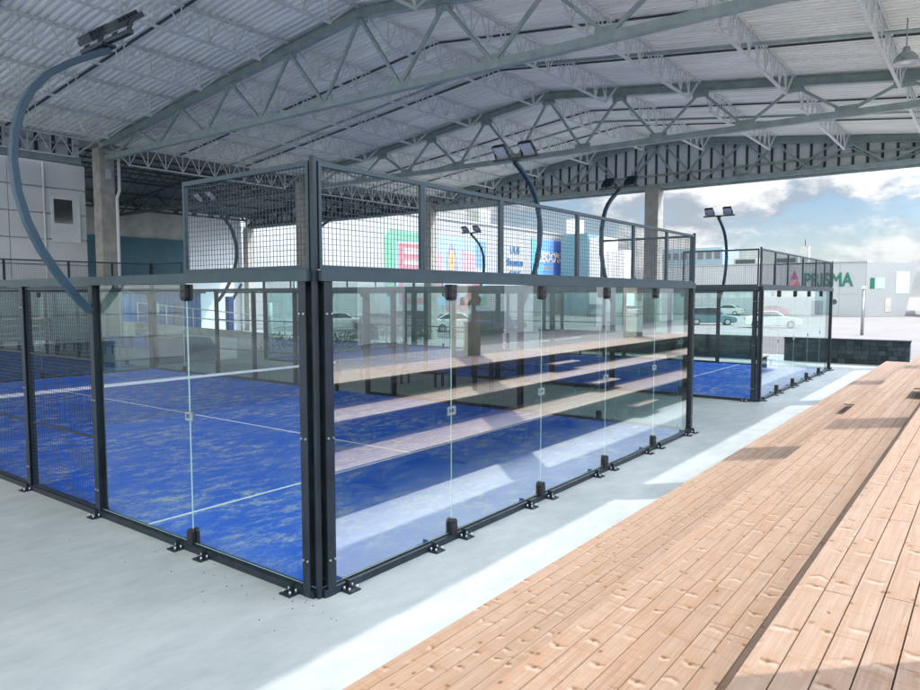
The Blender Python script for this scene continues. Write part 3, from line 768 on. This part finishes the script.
# ------------------------------------------------------------------ low dark walls, hedge, tarpaulin, shed, ramp
def rough_wall(name, a, b, z, label):
    o = empty(name, (a[0],a[1],0), label, 'low wall')
    d = Vector((b[0]-a[0], b[1]-a[1], 0)); Lw = d.length; ang = math.atan2(d.y, d.x)
    m = MB(); step = .28; rows = 5
    for r_ in range(rows):
        x = -(r_ % 2)*.14
        while x < Lw:
            w_ = step*random.uniform(.8,1.2); e = random.uniform(0,.035)
            m.box((max(x,0)+.006,-e,r_*z/rows+.004),(min(x+w_,Lw)-.004,.34+random.uniform(0,.03),(r_+1)*z/rows-.004), 0, random.random()); x += w_
    m.build('stone_courses', M['darkstone'], o, rz=ang)
    m = MB(); m.box((-.02,-.05,z),(Lw+.02,.40,z+.06)); m.build('coping', M['darkcap'], o, rz=ang)
    return o
def stone():
    m = bpy.data.materials.new('dark_split_stone'); m.use_nodes = True; nt = m.node_tree; b = nt.nodes['Principled BSDF']
    at = nt.nodes.new('ShaderNodeAttribute'); at.attribute_name = 'rnd'
    r = nt.nodes.new('ShaderNodeValToRGB'); e = r.color_ramp.elements; e[0].color = (.012,.022,.03,1); e[1].color = (.05,.075,.09,1)
    nt.links.new(at.outputs['Fac'], r.inputs[0]); nt.links.new(r.outputs[0], b.inputs['Base Color']); b.inputs['Roughness'].default_value = .85
    return m
M['darkstone'] = stone(); M['darkcap'] = mat('dark_coping', (.02,.032,.04), .7, 0, .4, (6,.3))
rough_wall('low_wall', (28.6,-2.3), (28.6,14.5), .95, 'dark stone low wall beyond the second court at right')
rough_wall('low_wall', (-9,21.6), (8.3,21.6), 1.05, 'dark stone low wall behind the far end of the nearest court at left')
# covered dark blue box
tb = empty('covered_stage', (0,0,0), 'dark blue tarpaulin covered platform behind the nearest court', 'platform')
m = MB(); m.prism([(9.4,0),(13.6,0),(13.9,.45),(13.5,1.0),(11.5,1.06),(9.5,1.2)], 'y', 22.2, 24.4); m.build('tarpaulin', M['blue_dark'], tb, bevel=.05)
m = MB(); m.prism([(13.92,0),(14.9,0),(14.9,.9),(14.0,1.0),(13.75,.62)], 'y', 22.3, 24.0); m.build('end_panel', M['white'], tb, bevel=.02)

def leafy(m, c, sz, n, s, mi=0):
    for _ in range(n):
        p = Vector((random.gauss(0,.42)*sz[0], random.gauss(0,.42)*sz[1], random.gauss(0,.42)*sz[2]))+Vector(c)
        q = Euler((random.uniform(0,6),random.uniform(0,6),random.uniform(0,6))).to_matrix()
        k = s*random.uniform(.6,1.4)
        m.quad([p+q@Vector(v)*k for v in ((-.5,0,0),(0,-.28,0),(.5,0,0),(0,.28,.06))], mi, random.random())
hd = MB()
for i in range(46):
    x = 17.2+i*.26; leafy(hd, (x,22.9+random.uniform(-.2,.2),.5+random.uniform(-.08,.08)), (.35,.5,.42), 60, .14)
tag(hd.build('hedge', M['hedge'], fix=False), 'low green hedge behind the courts in front of the parked cars', 'hedge')

sh = empty('blue_shed', (0,0,0), 'bright blue metal shed with flat roof below the rear canopy', 'shed')
m = MB(); m.box((17.5,36,0),(21.9,39,2.95))
for k in range(14): m.box((17.55+k*.31,35.96,.1),(17.68+k*.31,35.9995,2.9))
m.build('wall', M['blue_paint'], sh)
m = MB(); m.box((17.3,35.7,2.955),(22.1,39.2,3.2)); m.build('roof', M['blue_dark'], sh, bevel=.02)
m = MB(); m.box((18.6,35.93,1.75),(19.0,35.958,2.35)); m.build('notice', M['white'], sh)
m = MB(); m.box((20.0,35.93,.3),(20.7,35.958,2.4)); m.build('door', M['blue_dark'], sh)
for x in (23.9,):
    o = empty('blue_post', (x,35.8,0), 'bright blue steel post with a branching bracket right of the shed', 'post')
    m = MB(); m.box((-.2,-.2,0),(.2,.2,2.75)); m.build('shaft', M['blue_paint'], o, bevel=.02)
    m = MB(); m.bar((.15,0,2.4),(1.0,0,3.6), .14,.14); m.build('bracket', M['rail'], o)
rp = empty('access_ramp', (0,0,0), 'pale concrete ramp with white tube railing in front of the blue shed', 'ramp')
m = MB(); m.prism([(16.0,0),(27,0),(27,.12),(16.0,1.35)], 'y', 33.2, 34.6); m.build('ramp', M['concrete_col'], rp)
m = MB()
def rz_(x): return 1.35-(x-16)*(1.23/11)
for k in range(7):
    x = 16.2+k*1.7; m.tube([(x,33.25,rz_(x)),(x,33.25,rz_(x)+1.1)], .035, 8)
for h in (.55,1.1): m.tube([(16.2,33.25,rz_(16.2)+h),(26.4,33.25,rz_(26.4)+h)], .035, 8)
m.build('railing', M['white_steel'], rp)
o = empty('concrete_bollard', (28.6,37.8,0), 'slim grey green round bollard standing on the concrete behind the court', 'bollard')
m = MB(); m.tube([(0,0,0),(0,0,2.3)], .28, 16); m.build('shaft', M['clad'], o)
# maroon upright standing in for the reflection of a post
o = empty('maroon_reflection', (11.6,29.5,0), 'maroon upright with slanted brace, standing in for a post reflection beside the corner column', 'post')
m = MB(); m.box((-.12,-.12,0),(.12,.12,3.0)); m.build('shaft', M['maroon'], o)
m = MB(); m.bar((0.1,0,2.1),(1.5,0,3.3), .25,.3); m.build('brace', M['teal_dark'], o)

# notice board between the courts
nb = empty('notice_board', (12.5,7.0,0), 'dark green board on two legs standing between the two courts', 'board')
m = MB(); m.box((-.04,-.62,1.0),(.04,.62,1.98)); m.build('panel', M['board'], nb, bevel=.01)
m = MB(); m.box((-.045,-.66,.96),(.045,-.625,2.02)); m.box((-.045,.625,.96),(.045,.66,2.02)); m.box((-.045,-.624,1.985),(.045,.624,2.02)); m.build('frame', M['maroon'], nb)
for y in (-.3,.3):
    m = MB(); m.box((-.045,y-.05,0),(.045,y+.05,.958)); m.build('leg', M['frame'], nb)
# bench along the gap
for k, (bx, by) in enumerate(((12.55,9.4),(12.55,12.6))):
    o = empty('bench', (bx,by,0), ['low dark bench between the courts just beyond the green board','low dark bench between the courts farther from the green board'][k], 'bench')
    m = MB(); 
    for q in (-.16,0,.16): m.box((q-.07,-.9,.42),(q+.07,.9,.46))
    m.build('seat', M['frame'], o)
    for y in (-.7,.7):
        m = MB(); m.box((-.2,y-.03,0),(-.15,y+.03,.418)); m.box((.15,y-.03,0),(.2,y+.03,.418)); m.build('leg', M['frame'], o)

# ------------------------------------------------------------------ store with mural
def text_obj(name, s, size, parent, loc, rot, material, depth=.04, align='CENTER', bold=0, bev=0):
    c = bpy.data.curves.new(name, 'FONT'); c.body = s; c.size = size; c.extrude = depth; c.align_x = align; c.offset = bold; c.bevel_depth = bev
    t_ = bpy.data.objects.new('tmp', c); COL.objects.link(t_)
    dg = bpy.context.evaluated_depsgraph_get(); me = bpy.data.meshes.new_from_object(t_.evaluated_get(dg)); me.materials.clear(); me.materials.append(material)
    bpy.data.objects.remove(t_); o = bpy.data.objects.new(name, me); COL.objects.link(o); o.parent = parent; o.location = loc; o.rotation_euler = rot
    return o
st = empty('mural_store', (31.5,46,0), 'long white store wall with a painted colourful mural and a blue advert', 'building')
ST = 11.5
m = MB(); m.box((-.2,.06,0),(55.9,25,ST))
for k in range(10):
    m.box((-.2,0,k*1.15+.012),(55.9,.0595,k*1.15+1.14))
m.build('wall', M['store_white'], st)
m = MB(); m.box((-.3,-.15,ST),(56,25.1,ST+.25)); m.build('parapet', M['store_white'], st)
def flat(c, rough=.6): 
    return mat('paint', c, rough, 0, .3, (1.5,.12))
def mute(c): return tuple(x*.52+.09 for x in c)
PC = dict(g=flat(mute((.05,.36,.22))), r=flat(mute((.50,.10,.14))), p=flat(mute((.62,.30,.40))), b=flat(mute((.08,.28,.62))), lb=flat(mute((.30,.55,.72))), y=flat(mute((.65,.45,.10))), v=flat(mute((.28,.24,.50))), o=flat(mute((.65,.25,.08))), w=M['store_white'])
mur = MB(); MS = list(PC.keys()); mats_ = [PC[k] for k in MS]
mur.box((0,-.02,1.0),(18.5,-.0,9.0), MS.index('lb'))
def patch(x0, z0, x1, z1, c, d):
    mur.box((x0,-.02-d*.004,z0),(x1,-.0205-(d-1)*.004,z1), MS.index(c))
mb = empty  # keep name short
def poly(pts, c, d): mur.prism(pts, 'y', -.02-d*.004, -.0205-(d-1)*.004, MS.index(c))
poly([(0,3),(0,8.3),(1,9.2),(6.2,9.0),(6.4,8.2),(2.0,7.9),(1.6,3)], 'g', 1)
patch(2.2,1.2,7.2,7.8,'r',2)
for k in range(5): patch(3.0,1.9+k*1.2,6.6,2.5+k*1.2,'w',3)
poly([(7.5,2),(9.5,2),(9.9,6.5),(8.5,7.6),(7.5,7.2)], 'p', 1)
poly([(10.2,1),(13.0,1),(12.9,4.5),(12.2,7.4),(11.4,8.4),(10.6,7.2)], 'v', 2)
poly([(10.8,5.2),(11.9,5.2),(12.1,6.6),(11.5,7.6),(10.9,6.8)], 'y', 3); poly([(11.1,5.8),(11.7,5.8),(11.6,7.0)], 'o', 4)
poly([(10.7,2.6),(11.5,2.0),(12.3,2.6),(12.3,4.4),(10.7,4.4)], 'w', 3)
poly([(13.2,3.2),(16.0,3.6),(16.0,7.2),(13.4,7.6)], 'p', 2); poly([(13.4,4.4),(15.6,4.6),(15.6,5.2),(13.4,5.0)], 'w', 3)
poly([(14.2,1),(18.2,4.2),(18.2,5.4),(17.2,5.0),(13.6,1.8)], 'r', 3); poly([(16.2,5.6),(18.4,5.6),(18.4,8.8),(16.2,8.8)], 'b', 1)
poly([(17.0,1),(18.5,1),(18.5,3.6)], 'g', 4)
mu = mur.build('mural', mats_, st, (18.2,-.0,.6))
# second round painted motif lower on the wall
m = MB()
for cx, cz, r_, mi in ((24.2,1.75,1.0,0),(26.4,1.75,.9,0),(28.8,1.8,1.15,1)):
    m.prism([(cx+r_*1.3*math.cos(2*PI*k/18), cz+r_*math.sin(2*PI*k/18)) for k in range(18)], 'y', -.02, -.001, mi)
m.build('painted_motif', [PC['r'], flat((.16,.22,.26))], st, (5.5,-.0,0))
dk = flat((.03,.12,.28))
for s, z, sz in (('UUS',8.35,1.25),('Sisustus',6.75,1.25),('SALE',5.15,1.25)):
    text_obj('sign_lettering', s, sz, st, (43.2,-.06,z), (R(90),0,0), dk, .03, bold=.02)
m = MB(); m.box((47.3,-.12,3.2),(55.3,-.005,10.6)); m.build('advert_panel', flat((.02,.10,.52)), st)
m = MB(); m.box((47.3,-.128,3.2),(53.2,-.1205,10.6)); m.build('advert_print', flat((.12,.32,.70)), st)
m = MB(); 
for k in range(9):
    pass
hook = [(49.2,9.2),(48.6,8.6),(48.2,7.6),(48.2,6.4),(48.7,5.4),(49.7,4.8)]
for a, b in zip(hook[:-1], hook[1:]): m.bar((a[0],-.15,a[1]),(b[0],-.15,b[1]), .05,.55, up=(0,0,1))
m.build('advert_motif', flat((.01,.03,.22)), st)
text_obj('advert_lettering', "LEOO'S", 1.9, st, (52.0,-.17,7.5), (R(90),0,0), flat((.68,.55,.42)), .03, bold=.05)
m = MB(); m.box((50.0,-.14,6.4),(53.0,-.1285,6.8)); m.build('advert_strip', M['store_white'], st)
m = MB(); m.box((36.5,1,ST+.25),(39.0,3,ST+2.2)); m.build('roof_unit', M['brick_grey'], st)
m = MB(); m.box((0,.0,.02),(1,.01,.03))

# teal tower beyond the store
tw = empty('teal_tower', (85,40,0), 'tall dark teal tower block right of the blue advert', 'building')
m = MB(); m.box((0,.6,0),(6,4.8,11.4)); m.build('wall', mat('teal_sheet', (.10,.20,.25), .5, 0, .4, (.4,.12)), tw)
m = MB(); m.box((1,3.3,11.4),(4,4.5,13.6)); m.build('roof_unit', M['clad'], tw)
m = MB(); m.box((.5,-1.6,0),(5,.59,10.8)); m.build('pale_wing', M['panel'], tw)
m = MB(); m.box((1.5,-4.2,0),(5,-1.605,9.0)); m.build('white_wing', M['white'], tw)

# ------------------------------------------------------------------ supermarket
sm = empty('supermarket', (100,8.6,0), 'long pale supermarket hall with green lettering and a leaning white end', 'building')
SC = mat('pale_blue_grey_sheet', (.31,.35,.375), .6, 0, .4, (.2,.06))
m = MB(); m.box((.06,0,0),(40,27,7.0)); 
for k in range(9): m.box((0,.02+k*3,.0),(.0595,2.99+k*3,2.9)); m.box((0,.02+k*3,2.93),(.0595,2.99+k*3,6.98))
m.build('wall', SC, sm)
m = MB(); m.box((-.1,-.1,7.0),(40.1,27.1,7.18)); m.build('roof_edge', M['store_white'], sm)
pt_ = text_obj('sign_lettering', 'PRISMA', 1.86, sm, (-.06,4.45,4.0), (R(90),0,R(-90)), M['green_sign'], .02, bev=.05); pt_.scale = (.97,1.32,1)
m = MB(); m.prism([(8.0,4.95),(8.5,6.1),(9.0,4.95)], 'x', -.08, -.005, 0); m.prism([(8.35,3.95),(8.85,4.9),(9.25,3.95)], 'x', -.09, -.0805, 1)
m.prism([(7.75,3.95),(8.15,4.9),(8.6,3.95)], 'x', -.10, -.0905, 2); m.build('triangle_logo', [flat((.35,.05,.22)), flat((.62,.22,.18)), flat((.45,.10,.16))], sm)
m = MB(); m.box((-.05,4.9,0),(-.002,6.3,2.0)); m.build('door', M['dark_glass'], sm)
m = MB(); m.prism([(3.6+.35*math.cos(2*PI*k/14), 1.9+.35*math.sin(2*PI*k/14)) for k in range(14)], 'x', -.06, -.002); m.build('round_vent', M['dark_steel'], sm)
# leaning white end
e0, e1 = Vector((.0,-.02,0)), Vector((5.2,-5.2,0))
def epos(u_, z): 
    p = e0.lerp(e1, u_); return (p.x, p.y, z)
m = MB()
A = [epos(0,0),epos(.78,0),epos(1,6.9),epos(0,7.0)]; off = Vector((8,1.5,0))
B = [tuple(Vector(p)+off) for p in A]
n0 = len(m.v); m.v += A+B
for fc in ((0,1,2,3),(7,6,5,4),(0,4,5,1),(1,5,6,2),(2,6,7,3),(3,7,4,0)): m.f.append(tuple(n0+i for i in fc)); m.m.append(0); m.r.append(0); m.sm.append(False)
m.build('leaning_end_wall', M['store_white'], sm)
ang_e = math.atan2(-5.18,5.2); nrm = Vector((math.sin(ang_e),-math.cos(ang_e),0))
def on_end(u0, u1, z0, z1, material, nm, d=.05):
    m = MB(); p0 = e0.lerp(e1,u0)+nrm*d; p1 = e0.lerp(e1,u1)+nrm*d
    a = [p0+Vector((0,0,z0)),p1+Vector((0,0,z0)),p1+Vector((0,0,z1)),p0+Vector((0,0,z1))]
    b = [v-nrm*(d-.004) for v in a]
    n0 = len(m.v); m.v += [tuple(v) for v in a+b]
    for fc in ((0,1,2,3),(7,6,5,4),(0,4,5,1),(1,5,6,2),(2,6,7,3),(3,7,4,0)): m.f.append(tuple(n0+i for i in fc)); m.m.append(0); m.r.append(0); m.sm.append(False)
    m.build(nm, material, sm)
on_end(.08,.16,3.6,5.0, M['green_sign'], 'green_sign'); on_end(.18,.36,3.6,5.0, flat((.35,.55,.45)), 'pale_green_sign')
on_end(.58,.84,3.0,5.8, flat((.42,.62,.58)), 'poster'); on_end(.38,.50,.6,2.4, flat((.42,.40,.38)), 'entrance_canopy')
gb_ = empty('grey_hall', (108,-16,0), 'large plain blue grey hall at the right edge behind the supermarket', 'building')
m = MB(); m.box((0,0,0),(40,19.0,6.9)); 
for k in range(6): m.box((-.03,.05+k*3.15,0),(-.001,3.15+k*3.15,6.85))
m.build('wall', mat('blue_grey_sheet', (.30,.38,.44), .6, 0, .4, (.2,.05)), gb_)
m = MB(); m.box((-.15,0,6.9),(40.1,19.1,7.1)); m.build('roof_edge', M['panel'], gb_)

fb = empty('office_block', (150,48,0), 'distant blue grey office block rising above the supermarket roof', 'building')
m = MB(); m.box((0,-6,0),(12,11,13.0)); 
m.build('wall', mat('hazy_blue_block', (.20,.29,.36), .6), fb)
m = MB()
for k in range(9): m.box((-.06,-5.5+k*1.8,10.6),(-.002,-4.3+k*1.8,12.0))
m.build('window_band', M['dark_glass'], fb)
py = empty('roof_pylon', (104,16.7,7.19), 'small sign pylon standing on the supermarket roof', 'pylon')
m = MB(); m.box((-.5,-.55,0),(.5,.55,2.4)); m.build('box', M['brick_grey'], py)
m = MB(); m.tube([(0,0,2.4),(0,0,3.4)], .06, 8); m.build('mast', M['dark_steel'], py)
for k in range(2):
    o = empty('rooftop_unit', (106,19.5+k*5.5,7.19), ['long grey plant box on the supermarket roof left of the pylon','grey plant box farthest left on the supermarket roof'][k], 'rooftop unit')
    m = MB(); m.box((-1,-1.7,0),(1,1.7,1.1)); m.build('casing', M['brick_grey'], o, bevel=.05)
    m = MB(); m.box((-1.04,-1.4,.25),(-1.003,1.4,.85)); m.build('louvre', M['dark_steel'], o)
lp = empty('lamp_post', (52,2.5,0), 'thin grey lamp post in the car park at right', 'lamp post')
m = MB(); m.tube([(0,0,0),(0,0,3.2)], .09, 10, rads=[.11,.07]); m.build('pole', M['galv'], lp)
m = MB(); m.box((-.12,-.12,3.2),(.12,.12,3.42)); m.build('lantern', M['lens'], lp, bevel=.02)

# far trees as one mass
tr = MB()
for i in range(70):
    y = 60+i*2.6+random.uniform(-1,1); x = 330+random.uniform(-15,15); h = random.uniform(10,17)
    tr.tube([(x,y,0),(x,y,h*.5)], .3, 5)
    leafy(tr, (x,y,h*.62), (2.6,2.6,h*.30), 90, 1.5)
tag(tr.build('far_wood', M['tree'], fix=False), 'far green wood on the horizon between the buildings', 'wood', kind='stuff')

ds = empty('reflection_shed', (-45,-34,0), 'long grey green clad shed added behind the bleachers to be mirrored in the end glass', 'building')
m = MB(); m.box((0,0,0),(150,10,8.6))  # invented building out of view, gives the end glass something to reflect
for k in range(60): m.box((k*2.5+.02,10.001,.3),(k*2.5+2.47,10.06+random.uniform(0,.02),8.5))
m.build('wall', mat('dark_green_cladding', (.17,.225,.215), .6, 0, .4, (.4,.2)), ds)
m = MB(); m.box((-.3,-.3,8.6),(150.3,10.3,9.0)); m.build('roof', M['dark_steel'], ds)
for k in range(9):
    m = MB(); m.box((9+k*15,10.09,.0),(13+k*15,10.14,4.2)); m.build('door', M['clad'], ds)

# ------------------------------------------------------------------ cars
def carpaint(nm, c):
    m = mat(nm, c, .22, .15, .6); m.node_tree.nodes['Principled BSDF'].inputs['Coat Weight'].default_value = .6; return m
PA = dict(white=carpaint('white_car_paint',(.72,.73,.74)), dark=carpaint('dark_car_paint',(.018,.025,.035)), teal=carpaint('teal_car_paint',(.07,.15,.18)), silver=carpaint('silver_car_paint',(.40,.43,.45)), red=carpaint('red_car_paint',(.35,.03,.03)), blue=carpaint('blue_car_paint',(.03,.08,.22)))
def make_car(suv):
    r = empty('parked_car', (0,0,0), 'x', 'car', 'cars in the car park')
    h = 1.68 if suv else 1.46; Lc = 4.5; W = .88
    lower = [(-2.25,.30),(-1.95,.22),(1.95,.22),(2.22,.32),(2.25,.62),(2.12,.80),(1.0 if not suv else 1.1,.98),(-1.9,1.0),(-2.2,.92)]
    roofp = [(1.0 if not suv else 1.15,.97),(.35 if not suv else .6,h-.04),(-.2,h),(-1.1 if not suv else -1.75,h-.05),(-1.85 if not suv else -2.15,.99)]
    m = MB(); m.prism(lower, 'y', -W, W)
    m.prism(roofp, 'y', -W+.13, W-.13)
    body = m.build('body', PA['white'], r, bevel=.06)
    body.material_slots[0].link = 'OBJECT'; body.material_slots[0].material = PA['white']
    # side windows and screens
    def inset(k): 
        cx = sum(p[0] for p in roofp)/5; cz = sum(p[1] for p in roofp)/5
        return [(cx+(p[0]-cx)*k, cz+(p[1]-cz)*k+.01) for p in roofp]
    for s in (-1,1):
        m = MB(); m.prism(inset(.82), 'y', s*(W-.128), s*(W-.11)); m.build('side_window', M['dark_glass'], r)
    p0, p1 = Vector((roofp[0][0],0,roofp[0][1])), Vector((roofp[1][0],0,roofp[1][1]))
    for nm, (a, b), sg in (('windscreen', (roofp[0],roofp[1]), 1), ('rear_window', (roofp[4],roofp[3]), -1)):
        a = Vector((a[0],0,a[1])); b = Vector((b[0],0,b[1])); n_ = Vector(((b.z-a.z)*1, 0, -(b.x-a.x))).normalized()*.015
        if n_.x*sg < 0: n_ = -n_
        a2 = a.lerp(b,.12)+n_; b2 = a.lerp(b,.9)+n_; m = MB(); m.bar(a2, b2, (W-.2)*2, .02, up=n_); m.build(nm, M['dark_glass'], r)
    for x in (-1.38,1.38):
        for s in (-1,1):
            m = MB(); m.tube([(x,s*(W-.18),.32),(x,s*(W+.015),.32)], .32, 18); wl = m.build('wheel', M['rubber'], r)
            m = MB(); m.tube([(x,s*(W+.016),.32),(x,s*(W+.03),.32)], .2, 14); m.build('rim', M['galv'], wl)
    for s in (-1,1):
        m = MB(); m.box((2.14,s*.62-.17,.60),(2.262,s*.62+.17,.74)); m.build('headlight', M['lens'], r, bevel=.02)
        m = MB(); m.box((-2.27,s*.66-.13,.66),(-2.15,s*.66+.13,.86)); m.build('tail_light', PA['red'], r, bevel=.02)
    return r
sed, suv = make_car(False), make_car(True)
cars = [('suv','teal',(63.4,16.6),-65,'teal van shaped car seen through glass left of the second court front corner'),
 ('suv','teal',(82.5,38.2),35,'teal car parked far off right of the blue advert'),
 ('sed','silver',(85.2,34.3),30,'silver car parked far off just left of the bare concrete column'),
 ('sed','white',(60.5,10.4),-75,'white car seen through the end glass of the second court'),
 ('sed','white',(35.5,37.4),-35,'white car at the left end of the row behind the hedge'),
 ('sed','dark',(36.2,33.6),-38,'dark car second from the left in the row behind the hedge'),
 ('suv','dark',(37.5,31.0),-40,'tall dark car third from the left behind the hedge'),
 ('sed','white',(39.5,28.6),-40,'white car right of the tall dark car in the row behind the hedge'),
 ('suv','blue',(41.0,26.0),-40,'dark blue car at the right end of the row behind the hedge'),
 ('suv','silver',(104.5,1.2),95,'silver car parked in front of the grey hall'),
 ('sed','silver',(106.3,-4.2),90,'pale car at the right edge by the grey hall'),
 ('sed','red',(96.0,19.0),90,'red car parked along the supermarket wall'),
 ('sed','silver',(96.5,25.0),90,'silver car parked along the supermarket wall left of the red one')]
used = set()
for k, colr, (x, y), a, lab in cars:
    src = sed if k == 'sed' else suv
    if k in used: c = copy_tree(src)
    else: c = src; used.add(k)
    c.location = (x,y,-.02); c.rotation_euler = (0,0,R(a)); c['label'] = lab
    for ch in c.children:
        if ch.name.startswith('body'):
            ch.material_slots[0].link = 'OBJECT'; ch.material_slots[0].material = PA[colr]
